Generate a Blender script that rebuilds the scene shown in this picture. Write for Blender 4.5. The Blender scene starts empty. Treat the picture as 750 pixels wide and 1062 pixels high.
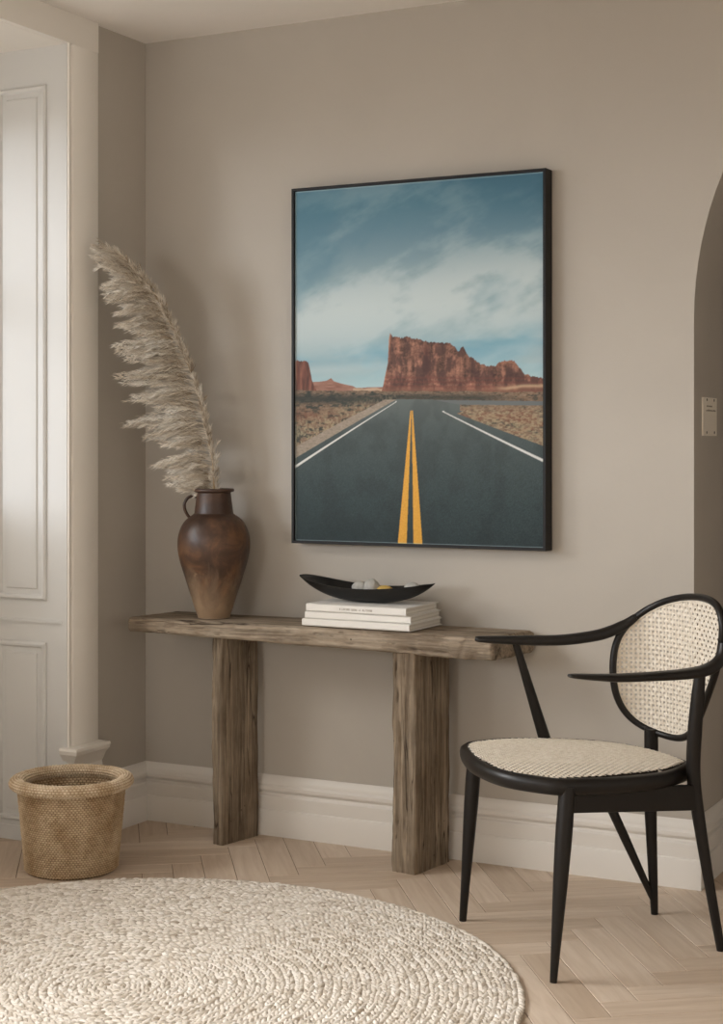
import bpy, math, random
import numpy as np
from mathutils import Vector, noise

random.seed(7)
RNG = np.random.default_rng(11)
SC = bpy.context.scene
COL = SC.collection
PI = math.pi

# ------------------------------------------------------------------ camera
cam_d = bpy.data.cameras.new('camera')
cam = bpy.data.objects.new('camera', cam_d)
COL.objects.link(cam)
cam.location = (3.117, -4.485, 1.25)
cam.rotation_euler = (PI / 2, 0, math.radians(27.2))
cam_d.sensor_fit = 'HORIZONTAL'
cam_d.sensor_width = 36
cam_d.lens = 36 * 1680 / 750
cam_d.shift_y = -71 / 750
cam_d.clip_start = 0.05
SC.camera = cam

# ------------------------------------------------------------------ world, daylight, added fills, exposure
w = bpy.data.worlds.new('daylight')
SC.world = w
w.use_nodes = True
w.node_tree.nodes['Background'].inputs['Color'].default_value = (1.0, 0.96, 0.91, 1)
w.node_tree.nodes['Background'].inputs['Strength'].default_value = 1.0

def area(name, loc, rot, sx, sy, power, col, spread=PI):
    d = bpy.data.lights.new(name, 'AREA')
    d.shape = 'RECTANGLE'; d.size = sx; d.size_y = sy; d.energy = power; d.color = col; d.spread = spread
    o = bpy.data.objects.new(name, d); COL.objects.link(o)
    o.location = loc; o.rotation_euler = rot
    return o
# daylight entering through the alcove window (faces +x)
area('window_daylight', (-1.3, -3.9, 2.3), (0, -PI / 2 + 0.60, 0), 1.4, 4.4, 205, (0.985, 0.99, 0.985), math.radians(100))
sd = bpy.data.lights.new('low_sun', 'SUN'); sd.energy = 1.22; sd.angle = math.radians(18); sd.color = (0.94, 0.995, 1.07)
sun = bpy.data.objects.new('low_sun', sd); COL.objects.link(sun)
sun.rotation_euler = Vector((0.53, 0.85, -0.095)).to_track_quat('-Z', 'Y').to_euler()
# added fill lights: one at the solid right wall, one at the added front window
area('side_fill', (4.6, -2.9, 1.5), (0, PI / 2, 0), 1.5, 1.8, 9, (1.0, 0.95, 0.9))
fd = area('front_fill', (0.75, -6.8, 1.75), (0, 0, 0), 1.3, 1.0, 3.2, (1.0, 1.0, 0.99), math.radians(50))
fd.rotation_euler = Vector((-0.35, 6.8, -0.35)).to_track_quat('-Z', 'Y').to_euler()
SC.view_settings.view_transform = 'Standard'
SC.view_settings.look = 'None'
SC.view_settings.exposure = -0.1
SC.view_settings.gamma = 1.0
SC.view_settings.use_curve_mapping = False

# ------------------------------------------------------------------ helpers
def lin(c):
    c = np.asarray(c, float) / 255.0
    return np.where(c <= 0.04045, c / 12.92, ((c + 0.055) / 1.055) ** 2.4)

def col4(c):
    l = lin(c); return (float(l[0]), float(l[1]), float(l[2]), 1)

def tag(o, label=None, cat=None, group=None, kind=None):
    if label: o['label'] = label
    if cat: o['category'] = cat
    if group: o['group'] = group
    if kind: o['kind'] = kind
    return o

def empty(name, loc, label, cat, group=None):
    o = bpy.data.objects.new(name, None); COL.objects.link(o)
    o.location = loc; o.empty_display_size = 0.05
    return tag(o, label, cat, group)

class MB:
    """collects shapes; build() links them as one mesh object"""
    def __init__(self): self.v = []; self.f = []
    def add(self, v, f):
        n = len(self.v)
        self.v += [tuple(map(float, p)) for p in v]
        self.f += [tuple(i + n for i in q) for q in f]
    def box(self, a, b):
        x0, y0, z0 = a; x1, y1, z1 = b
        self.add([(x0,y0,z0),(x1,y0,z0),(x1,y1,z0),(x0,y1,z0),(x0,y0,z1),(x1,y0,z1),(x1,y1,z1),(x0,y1,z1)],
                 [(0,3,2,1),(4,5,6,7),(0,1,5,4),(1,2,6,5),(2,3,7,6),(3,0,4,7)])
    def loft(self, rings, cap=True, closed=False):
        n = len(rings[0]); v = [p for r in rings for p in r]; f = []
        m = len(rings)
        for i in range(m if closed else m - 1):
            a = i * n; b = ((i + 1) % m) * n
            for j in range(n):
                k = (j + 1) % n
                f.append((a + j, a + k, b + k, b + j))
        if cap and not closed:
            f.append(tuple(range(n - 1, -1, -1))); f.append(tuple(range((m - 1) * n, m * n)))
        self.add(v, f)
    def grid(self, rows):
        n = len(rows[0]); v = [p for r in rows for p in r]
        f = [(i*n+j, i*n+j+1, (i+1)*n+j+1, (i+1)*n+j) for i in range(len(rows)-1) for j in range(n-1)]
        self.add(v, f)
    def tube(self, pts, rad, n=12, up=(0,0,1), closed=False, power=2.0):
        """sweep an ellipse; rad = list of r or (side, up)"""
        P = [Vector(p) for p in pts]; m = len(P); rings = []
        for i, p in enumerate(P):
            if closed: t = P[(i+1) % m] - P[i-1]
            else: t = P[min(i+1, m-1)] - P[max(i-1, 0)]
            t.normalize()
            u = Vector(up); u = u - t * u.dot(t)
            if u.length < 1e-4: u = Vector((1,0,0)); u = u - t*u.dot(t)
            u.normalize(); s = t.cross(u)
            r = rad[i] if hasattr(rad, '__len__') else rad
            ra, rb = r if hasattr(r, '__len__') else (r, r)
            ring = []
            for k in range(n):
                a = 2*PI*k/n; c, q = math.cos(a), math.sin(a)
                if power != 2.0:
                    c = math.copysign(abs(c)**(2/power), c); q = math.copysign(abs(q)**(2/power), q)
                ring.append(p + s*(ra*c) + u*(rb*q))
            rings.append(ring)
        self.loft(rings, cap=not closed, closed=closed)
    def lathe(self, prof, n=64, c=(0,0)):
        rings = [[(c[0]+r*math.cos(2*PI*k/n), c[1]+r*math.sin(2*PI*k/n), z) for k in range(n)] for r, z in prof]
        self.loft(rings, cap=False)
    def build(self, name, m, parent=None, smooth=True, bevel=0, sub=0, org=(0,0,0), angle=40):
        me = bpy.data.meshes.new(name)
        v = [(p[0]-org[0], p[1]-org[1], p[2]-org[2]) for p in self.v]
        me.from_pydata(v, [], self.f); me.update()
        return finish(name, me, m, parent, smooth, bevel, sub, org, angle)

def finish(name, me, m, parent=None, smooth=True, bevel=0, sub=0, org=(0,0,0), angle=40):
    import bmesh
    bm = bmesh.new(); bm.from_mesh(me); bmesh.ops.recalc_face_normals(bm, faces=bm.faces)
    bm.to_mesh(me); bm.free()
    me.materials.append(m)
    if smooth:
        me.polygons.foreach_set('use_smooth', [True]*len(me.polygons))
        me.set_sharp_from_angle(angle=math.radians(angle))
    o = bpy.data.objects.new(name, me); COL.objects.link(o)
    if parent is not None: o.parent = parent
    else: o.location = org
    if bevel:
        b = o.modifiers.new('bevel', 'BEVEL'); b.width = bevel; b.segments = 2; b.limit_method = 'ANGLE'
    if sub:
        s = o.modifiers.new('sub', 'SUBSURF'); s.levels = sub; s.render_levels = sub
    return o

def npmesh(name, V, Fq, m, parent=None, smooth=True, tris=None, org=(0,0,0)):
    """fast mesh from numpy arrays: V (n,3), quads (m,4), optional tris (k,3)"""
    me = bpy.data.meshes.new(name)
    V = np.asarray(V, np.float32) - np.asarray(org, np.float32)
    me.vertices.add(len(V)); me.vertices.foreach_set('co', V.ravel())
    q = np.asarray(Fq, np.int32).reshape(-1, 4)
    t = np.zeros((0,3), np.int32) if tris is None else np.asarray(tris, np.int32)
    loops = np.concatenate([q.ravel(), t.ravel()])
    me.loops.add(len(loops)); me.loops.foreach_set('vertex_index', loops)
    me.polygons.add(len(q)+len(t))
    st = np.concatenate([np.arange(len(q))*4, len(q)*4 + np.arange(len(t))*3]).astype(np.int32)
    me.polygons.foreach_set('loop_start', st)
    me.update(calc_edges=True); me.validate()
    me.polygons.foreach_set('use_smooth', [bool(smooth)]*len(me.polygons))
    me.materials.append(m)
    o = bpy.data.objects.new(name, me); COL.objects.link(o)
    if parent is not None: o.parent = parent
    else: o.location = org
    return o

def catmull(P, n, closed=False):
    P = [Vector(p) for p in P]; m = len(P); out = []
    segs = m if closed else m-1
    for i in range(segs):
        if closed: a,b,c,d = P[i-1],P[i],P[(i+1)%m],P[(i+2)%m]
        else: a,b,c,d = P[max(i-1,0)],P[i],P[i+1],P[min(i+2,m-1)]
        for k in range(n):
            t = k/n
            out.append(0.5*((2*b)+(c-a)*t+(2*a-5*b+4*c-d)*t*t+(3*b-a-3*c+d)*t**3))
    if not closed: out.append(P[-1].copy())
    return out

def lerp(a, b, t): return a + (b-a)*t

# ------------------------------------------------------------------ materials
def mat(name, rgb, rough=0.6, spec=0.4, metallic=0):
    m = bpy.data.materials.new(name); m.use_nodes = True
    b = m.node_tree.nodes['Principled BSDF']
    b.inputs['Base Color'].default_value = col4(rgb)
    b.inputs['Roughness'].default_value = rough
    b.inputs['Specular IOR Level'].default_value = spec
    b.inputs['Metallic'].default_value = metallic
    return m

class NT:
    def __init__(s, m): s.t = m.node_tree; s.b = s.t.nodes['Principled BSDF']
    def n(s, typ, **kw):
        nd = s.t.nodes.new(typ)
        for k, v in kw.items(): setattr(nd, k, v)
        return nd
    def l(s, a, b): s.t.links.new(a, b)
    def coord(s, scale=(1,1,1), rot=(0,0,0), out='Object'):
        tc = s.n('ShaderNodeTexCoord'); mp = s.n('ShaderNodeMapping')
        mp.inputs['Scale'].default_value = scale; mp.inputs['Rotation'].default_value = rot
        s.l(tc.outputs[out], mp.inputs['Vector']); return mp.outputs['Vector']
    def noise(s, vec, scale=5, detail=4, rough=0.55, dist=0.0):
        nd = s.n('ShaderNodeTexNoise'); nd.inputs['Scale'].default_value = scale
        nd.inputs['Detail'].default_value = detail; nd.inputs['Roughness'].default_value = rough
        nd.inputs['Distortion'].default_value = dist
        s.l(vec, nd.inputs['Vector']); return nd.outputs['Fac']
    def ramp(s, fac, stops):
        r = s.n('ShaderNodeValToRGB'); e = r.color_ramp.elements
        while len(e) < len(stops): e.new(0.5)
        for i, (p, c) in enumerate(stops):
            e[i].position = p; e[i].color = col4(c) if not isinstance(c, float) else (c, c, c, 1)
        s.l(fac, r.inputs['Fac']); return r.outputs['Color']
    def mix(s, a, b, fac, mode='MIX'):
        m = s.n('ShaderNodeMix', data_type='RGBA', blend_type=mode)
        for sock, v in ((m.inputs[0], fac), (m.inputs[6], a), (m.inputs[7], b)):
            if hasattr(v, 'is_linked'): s.l(v, sock)
            elif isinstance(v, (int, float)): sock.default_value = v
            else: sock.default_value = col4(v)
        return m.outputs[2]
    def math(s, op, a, b=None):
        m = s.n('ShaderNodeMath', operation=op)
        for i, v in enumerate((a, b)):
            if v is None: continue
            if hasattr(v, 'is_linked'): s.l(v, m.inputs[i])
            else: m.inputs[i].default_value = v
        return m.outputs[0]
    def bump(s, h, strength=0.3, dist=0.01):
        b = s.n('ShaderNodeBump'); b.inputs['Strength'].default_value = strength
        b.inputs['Distance'].default_value = dist
        s.l(h, b.inputs['Height']); s.l(b.outputs['Normal'], s.b.inputs['Normal'])
    def base(s, c): s.l(c, s.b.inputs['Base Color'])

def plaster(name, c, var=6):
    m = mat(name, c, 0.85, 0.2); t = NT(m)
    v = t.coord()
    f = t.noise(v, 2.2, 5, 0.55, 0.4)
    lo = tuple(x-var for x in c); hi = tuple(x+var for x in c)
    t.base(t.ramp(f, [(0.3, lo), (0.7, hi)]))
    t.bump(t.noise(v, 60, 3), 0.08, 0.004)
    return m

M = {}
M['wall'] = plaster('taupe_plaster', (187, 180, 170), 3)
M['ceiling'] = plaster('ceiling_paint', (243, 238, 232), 2)
M['pale'] = plaster('pale_plaster', (226, 221, 212), 2)
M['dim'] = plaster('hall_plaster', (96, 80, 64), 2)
M['white'] = mat('white_paint', (212, 211, 208), 0.45, 0.4)
t = NT(M['white']); t.bump(t.noise(t.coord(), 35, 3), 0.05, 0.003)
M['casing'] = mat('offwhite_paint', (238, 233, 225), 0.5, 0.35)
t = NT(M['casing']); t.bump(t.noise(t.coord(), 35, 3), 0.05, 0.003)
M['base'] = mat('baseboard_paint', (232, 227, 220), 0.45, 0.4)
t = NT(M['base']); t.bump(t.noise(t.coord(), 35, 3), 0.05, 0.003)
M['black'] = mat('black_stained_wood', (23, 19, 16), 0.4, 0.35)
t = NT(M['black']); t.bump(t.noise(t.coord((40,40,6)), 6, 4), 0.08, 0.002)
M['cane'] = mat('woven_cane', (222, 208, 186), 0.55, 0.3)
t = NT(M['cane']); t.base(t.ramp(t.noise(t.coord(), 90, 3), [(0.3, (214, 202, 184)), (0.7, (238, 230, 216))]))
M['frame'] = mat('black_frame', (17, 15, 14), 0.5, 0.3)
M['bowl'] = mat('black_bowl', (24, 23, 22), 0.5, 0.35)
t = NT(M['bowl']); t.bump(t.noise(t.coord((8,30,30)), 8, 4), 0.15, 0.002)
M['metal'] = mat('dark_screw', (70, 60, 48), 0.4, 0.5, 0.8)
M['plate'] = mat('switch_plate', (246, 238, 224), 0.45, 0.5)
M['ink'] = mat('grey_print', (150, 140, 126), 0.7, 0.2)

def weathered(name, axis, lo, mid, hi):
    m = mat(name, mid, 0.8, 0.2); t = NT(m)
    sc = [26, 26, 26]; sc[axis] = 1.6
    v = t.coord(tuple(sc)); v1 = t.coord()
    g = t.noise(v, 1.6, 7, 0.65, 0.8)
    c = t.ramp(g, [(0.28, lo), (0.5, mid), (0.72, hi)])
    sc2 = [70, 70, 70]; sc2[axis] = 2.5
    fine = t.noise(t.coord(tuple(sc2)), 1.5, 5, 0.6)
    c = t.mix(c, t.ramp(fine, [(0.3, (90,90,90)), (0.65, (255,255,255))]), 0.55, 'MULTIPLY')
    big = t.noise(v1, 5, 4, 0.6)
    c = t.mix(c, t.ramp(big, [(0.35, (165,150,135)), (0.65, (255,255,255))]), 0.6, 'MULTIPLY')
    vo = t.n('ShaderNodeTexVoronoi'); vo.inputs['Scale'].default_value = 30; t.l(v1, vo.inputs['Vector'])
    holes = t.ramp(vo.outputs['Distance'], [(0.05, 0.0), (0.12, 1.0)])
    hm = t.ramp(t.noise(v1, 9, 2), [(0.55, 1.0), (0.6, 0.0)])
    hole = t.math('MAXIMUM', holes, hm)
    c = t.mix(t.mix(c, (40,32,26), 0.75), c, hole)
    sc3 = [9, 9, 9]; sc3[axis] = 0.55
    cn = t.noise(t.coord(tuple(sc3)), 1.3, 3, 0.5, 0.5)
    crack = t.ramp(t.math('ABSOLUTE', t.math('SUBTRACT', cn, 0.5)), [(0.002, 0.0), (0.006, 1.0)])
    cm = t.ramp(t.noise(t.coord(tuple(x*0.5+1 for x in sc3)), 1.7, 2), [(0.46, 1.0), (0.52, 0.0)])
    crack = t.math('MAXIMUM', crack, cm)
    c = t.mix((66,54,44), c, crack)
    t.base(c)
    h = t.math('ADD', t.math('MULTIPLY', g, 0.6), t.math('MULTIPLY', fine, 0.4))
    h = t.math('ADD', h, t.math('MULTIPLY', hole, 0.4)); h = t.math('ADD', h, crack)
    t.bump(h, 0.7, 0.006)
    return m
M['wood_top'] = weathered('weathered_oak_slab', 0, (124,109,93), (176,161,142), (204,190,170))
M['wood_leg'] = weathered('weathered_oak_post', 2, (104,89,73), (162,146,126), (194,177,155))

# floor planks, tint per plank stored as an attribute
M['floor'] = mat('oak_parquet', (196,175,150), 0.55, 0.35)
t = NT(M['floor'])
at = t.n('ShaderNodeAttribute'); at.attribute_name = 'plank'
uv = t.n('ShaderNodeAttribute'); uv.attribute_name = 'grain'
mp = t.n('ShaderNodeMapping'); mp.inputs['Scale'].default_value = (2.2, 30, 1); t.l(uv.outputs['Vector'], mp.inputs['Vector'])
g = t.noise(mp.outputs['Vector'], 1.4, 6, 0.6, 0.6)
c = t.ramp(at.outputs['Fac'], [(0.0, (200,181,161)), (0.5, (212,194,175)), (1.0, (222,205,187))])
c = t.mix(c, t.ramp(g, [(0.3, (226,218,210)), (0.62, (255,255,255))]), 0.75, 'MULTIPLY')
t.base(c); t.bump(g, 0.12, 0.003)
M['gap'] = mat('parquet_joint', (128,108,90), 0.9, 0.1)

# ------------------------------------------------------------------ room shell
H = 2.586
XR, YF = 4.7, -6.6          # right wall, wall behind the camera
AX0, AX1, AZ, AA, AB = 1.865, 3.065, 1.60, 0.60, 0.81     # arch
TH = 0.42

# floor: herringbone planks
def herringbone():
    W, n = 0.090, 5; L = W*n
    ang = math.radians(36.0); ca, sa = math.cos(ang), math.sin(ang)
    g = 0.0007; V = []; F = []; A = []; G = []
    R = range(-75, 75)
    # cell (i,j): horizontal planks and vertical planks of a herringbone lattice
    for k in range(-70, 70):
        for m in range(-12, 13):
            for ori in (0, 1):
                if ori == 0:
                    x0 = k*W + m*L*2; y0 = k*W; a, b = L, W
                    px, py = x0, y0
                else:
                    px, py = k*W + m*L*2 - W + W, k*W + W; a, b = W, L
                    px = k*W + m*L*2; py = k*W + W
                cx = px + a/2; cy = py + b/2
                X = cx*ca - cy*sa + 1.2; Y = cx*sa + cy*ca - 2.0
                if X < -0.9 or X > 5.3 or Y < -7.2 or Y > 2.7: continue
                n0 = len(V); tint = random.random(); off = random.random()*50
                bev = 0.0012
                ring = []
                for (dx, dy, dz) in ((g,g,-0.0018),(a-g,g,-0.0018),(a-g,b-g,-0.0018),(g,b-g,-0.0018),
                                     (g+bev,g+bev,0),(a-g-bev,g+bev,0),(a-g-bev,b-g-bev,0),(g+bev,b-g-bev,0)):
                    x = px+dx; y = py+dy
                    V.append((x*ca-y*sa+1.2, x*sa+y*ca-2.0, dz)); A.append(tint)
                    u, v = (dx, dy) if ori == 0 else (dy, dx)
                    G.append((u+off, v+off*0.37, 0))
                F += [(n0+4,n0+5,n0+6,n0+7)] + [(n0+i, n0+(i+1)%4, n0+4+(i+1)%4, n0+4+i) for i in range(4)]
    return V, F, A, G
V, F, A, G = herringbone()
nb = len(F)
n0 = len(V); V += [(-1.0,-7.2,-0.002),(5.4,-7.2,-0.002),(5.4,2.8,-0.002),(-1.0,2.8,-0.002),
                   (-1.0,-7.2,-0.06),(5.4,-7.2,-0.06),(5.4,2.8,-0.06),(-1.0,2.8,-0.06)]
F += [(n0,n0+1,n0+2,n0+3),(n0+7,n0+6,n0+5,n0+4),(n0,n0+4,n0+5,n0+1),(n0+1,n0+5,n0+6,n0+2),(n0+2,n0+6,n0+7,n0+3),(n0+3,n0+7,n0+4,n0)]
A += [0]*8; G += [(0,0,0)]*8
fl = npmesh('floor', np.array(V), np.array(F), M['floor'], smooth=False)
fl.data.materials.append(M['gap'])
fl.data.polygons.foreach_set('material_index', [0]*nb + [1]*6)
a_ = fl.data.attributes.new('plank', 'FLOAT', 'POINT'); a_.data.foreach_set('value', A)
a_ = fl.data.attributes.new('grain', 'FLOAT_VECTOR', 'POINT'); a_.data.foreach_set('vector', np.array(G, np.float32).ravel())
tag(fl, kind='structure')

mb = MB(); mb.box((-0.9, -7.1, H), (5.4, 2.8, H+0.1)); tag(mb.build('ceiling', M['ceiling'], smooth=False), kind='structure')

# back wall with the arch
mb = MB()
def quad(p): mb.add(p, [(0,1,2,3)])
N = 48
arc = [(AX0 + AA - AA*math.cos(PI*i/N), AZ + AB*math.sin(PI*i/N)) for i in range(N+1)]
for (yy) in (0.0, TH):
    quad([(-0.9,yy,-0.05),(AX0,yy,-0.05),(AX0,yy,AZ),(-0.9,yy,AZ)])
    quad([(-0.9,yy,AZ),(AX0,yy,AZ),(AX0,yy,H),(-0.9,yy,H)])
    quad([(AX1,yy,-0.05),(5.4,yy,-0.05),(5.4,yy,AZ),(AX1,yy,AZ)])
    quad([(AX1,yy,AZ),(5.4,yy,AZ),(5.4,yy,H),(AX1,yy,H)])
    for i in range(N):
        a, b = arc[i], arc[i+1]
        quad([(a[0],yy,a[1]),(b[0],yy,b[1]),(b[0],yy,H),(a[0],yy,H)])
prof = [(AX0,-0.05)] + arc + [(AX1,-0.05)]
for a, b in zip(prof[:-1], prof[1:]):
    quad([(a[0],0,a[1]),(a[0],TH,a[1]),(b[0],TH,b[1]),(b[0],0,b[1])])
import bmesh
def weld(o, d=1e-5):
    bm = bmesh.new(); bm.from_mesh(o.data); bmesh.ops.remove_doubles(bm, verts=bm.verts, dist=d)
    bmesh.ops.recalc_face_normals(bm, faces=bm.faces); bm.to_mesh(o.data); bm.free()
    o.data.polygons.foreach_set('use_smooth', [True]*len(o.data.polygons)); o.data.set_sharp_from_angle(angle=math.radians(30))
wb = mb.build('wall_back', M['wall']); weld(wb); tag(wb, kind='structure')

# left wall: taupe return, then the white window alcove
JY, AY1 = -0.435, -6.60       # far and near jamb
SOF = 2.49
WX = -0.42                     # window plane
mb = MB()
mb.box((-0.9, -0.33, -0.05), (0.0, 0.0, H))
tag(mb.build('wall_left', M['wall'], smooth=False), kind='structure')
mb = MB()
mb.box((-0.9, JY+0.021, -0.05), (-0.004, -0.33, H))             # masonry behind the casing
mb.box((-0.9, AY1, SOF), (0.0, JY, H))                    # header and soffit
mb.box((-0.9, AY1, 2.31), (WX, JY, SOF))                  # above the window
mb.box((-0.9, AY1, -0.05), (WX, JY, 1.0))                # below the window
tag(mb.build('wall_alcove', M['casing'], smooth=False), kind='structure')
mb = MB(); mb.box((XR, YF, -0.05), (XR+0.1, 0.0, H)); tag(mb.build('wall_right', M['pale'], smooth=False), kind='structure')
mb = MB(); mb.box((1.6, YF-0.1, -0.05), (XR+0.1, YF, H)); mb.box((-0.9, YF-0.1, -0.05), (1.6, YF, 0.97)); mb.box((-0.9, YF-0.1, 2.25), (1.6, YF, H)); tag(mb.build('wall_front', M['pale'], smooth=False), kind='structure')  # window opening added in this unseen front wall to let light in
mb = MB()
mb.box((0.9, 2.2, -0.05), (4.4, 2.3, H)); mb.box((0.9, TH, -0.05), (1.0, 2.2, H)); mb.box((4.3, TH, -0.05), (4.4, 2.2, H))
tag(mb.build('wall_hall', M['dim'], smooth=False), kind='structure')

# casing on the wall edge with a bead along the opening
mb = MB()
pr = [(0.0,-0.287),(0.019,-0.289),(0.021,-0.293),(0.021,-0.416),(0.018,-0.419),(0.015,-0.422),(0.014,-0.425),(0.017,-0.429),(0.0185,-0.432),
      (0.017,-0.4355),(0.012,-0.437),(-0.006,-0.4375),(-0.006,-0.287)]
mb.loft([[(x, y, z) for x, y in pr] for z in (0.0, SOF)])
mb.box((-0.004, -0.4375, SOF), (0.021, -0.289, H-0.0005))
tag(mb.build('trim_1', M['casing'], angle=50), kind='structure')
# header strip above the opening, and plinth block with a moulded cap
mb = MB()
mb.box((-0.004, AY1, SOF+0.001), (0.021, -0.4376, H-0.0005))
tag(mb.build('trim_2', M['casing'], smooth=False), kind='structure')
mb = MB()
levels = [(0.0,0.032),(0.235,0.032),(0.245,0.030),(0.255,0.036),(0.275,0.046),(0.288,0.060),(0.300,0.064),(0.308,0.062),(0.309,0.02)]
mb.loft([[(-0.004, -0.402-e*0.9, z),(e+0.0, -0.402-e*0.9, z),(e+0.0, -0.283, z),(-0.004, -0.283, z)] for z, e in levels])
tag(mb.build('trim_3', M['casing'], angle=25), kind='structure')

# panelled far jamb of the alcove
mb = MB()
mb.box((-0.62, JY, 0.0), (-0.006, JY+0.02, SOF))
def moulded(x0, x1, z0, z1):
    """picture-frame moulding standing on the jamb (faces -y) with a sunk edge and a fielded centre"""
    def ring(i, d): return [(x0+i,JY-d,z0+i),(x1-i,JY-d,z0+i),(x1-i,JY-d,z1-i),(x0+i,JY-d,z1-i)]
    mb.loft([ring(-0.001,-0.002), ring(0.0,0.006), ring(0.006,0.011), ring(0.013,0.009), ring(0.018,0.001), ring(0.034,0.001),
             ring(0.037,0.006), ring(0.041,0.007), ring(0.06,0.007)], cap=False)
    r = ring(0.06, 0.007); mb.add(r, [(0,1,2,3)])
moulded(-0.262, -0.070, 0.76, 2.37)
moulded(-0.262, -0.070, 0.062, 0.628)
mb.box((-0.012, JY-0.004, 0.0), (0.011, JY+0.001, SOF))
mb.box((-0.60, JY-0.006, 0.690), (-0.008, JY+0.001, 0.698))       # rail line between the panels
mb.box((-0.60, JY-0.004, 0.0), (-0.03, JY+0.001, 0.045))
tag(mb.build('trim_4', M['white'], angle=30), kind='structure')
# window: sash frame with glazing bars in the outer wall of the alcove
mb = MB()
y0, y1, z0, z1 = AY1, JY, 1.0, 2.31
mb.box((WX-0.06,y0,z0),(WX,y0+0.06,z1)); mb.box((WX-0.06,y1-0.06,z0),(WX,y1,z1))
mb.box((WX-0.06,y0,z0),(WX,y1,z0+0.06)); mb.box((WX-0.06,y0,z1-0.06),(WX,y1,z1))
for i in (1,2,3,4,5): mb.box((WX-0.05, lerp(y0,y1,i/6)-0.012, z0),(WX-0.02, lerp(y0,y1,i/6)+0.012, z1))
mb.box((WX-0.05, y0, 1.72),(WX-0.02, y1, 1.744))
tag(mb.build('window_1', M['white'], smooth=False), kind='structure')

mb = MB()  # unseen window frame behind the camera, added for the light
for x in (-0.86, 0.33, 1.54): mb.box((x, YF-0.07, 0.97), (x+0.05, YF-0.03, 2.25))
mb.box((-0.9, YF-0.07, 0.97), (1.6, YF-0.03, 1.02)); mb.box((-0.9, YF-0.07, 2.2), (1.6, YF-0.03, 2.25))
tag(mb.build('added_front_window', M['white'], smooth=False), kind='structure')

# baseboards
BP = [(0.0,0.0),(0.028,0.0),(0.028,0.079),(0.026,0.083),(0.022,0.085),(0.022,0.124),(0.020,0.127),(0.013,0.130),(0.011,0.134),
      (0.014,0.140),(0.020,0.143),(0.022,0.149),(0.021,0.156),(0.017,0.160),(0.015,0.163),(0.015,0.170),(0.012,0.178),(0.007,0.186),(0.003,0.190),(0.0,0.190)]
def baseboard(name, path):
    """path of (x,y,(nx,ny)) with the outward mitre direction at each corner"""
    mb = MB()
    mb.loft([[(x+nx*d, y+ny*d, z) for d, z in BP] for x, y, (nx, ny) in path])
    return tag(mb.build(name, M['base'], angle=28), kind='structure')
baseboard('baseboard_back', [(0.0,0.0,(1,-1)),(AX0,0.0,(1,-1)),(AX0,TH,(1,0))])
baseboard('baseboard_left', [(0.0,-0.284,(1,0)),(0.0,0.0,(1,-1))])

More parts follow.
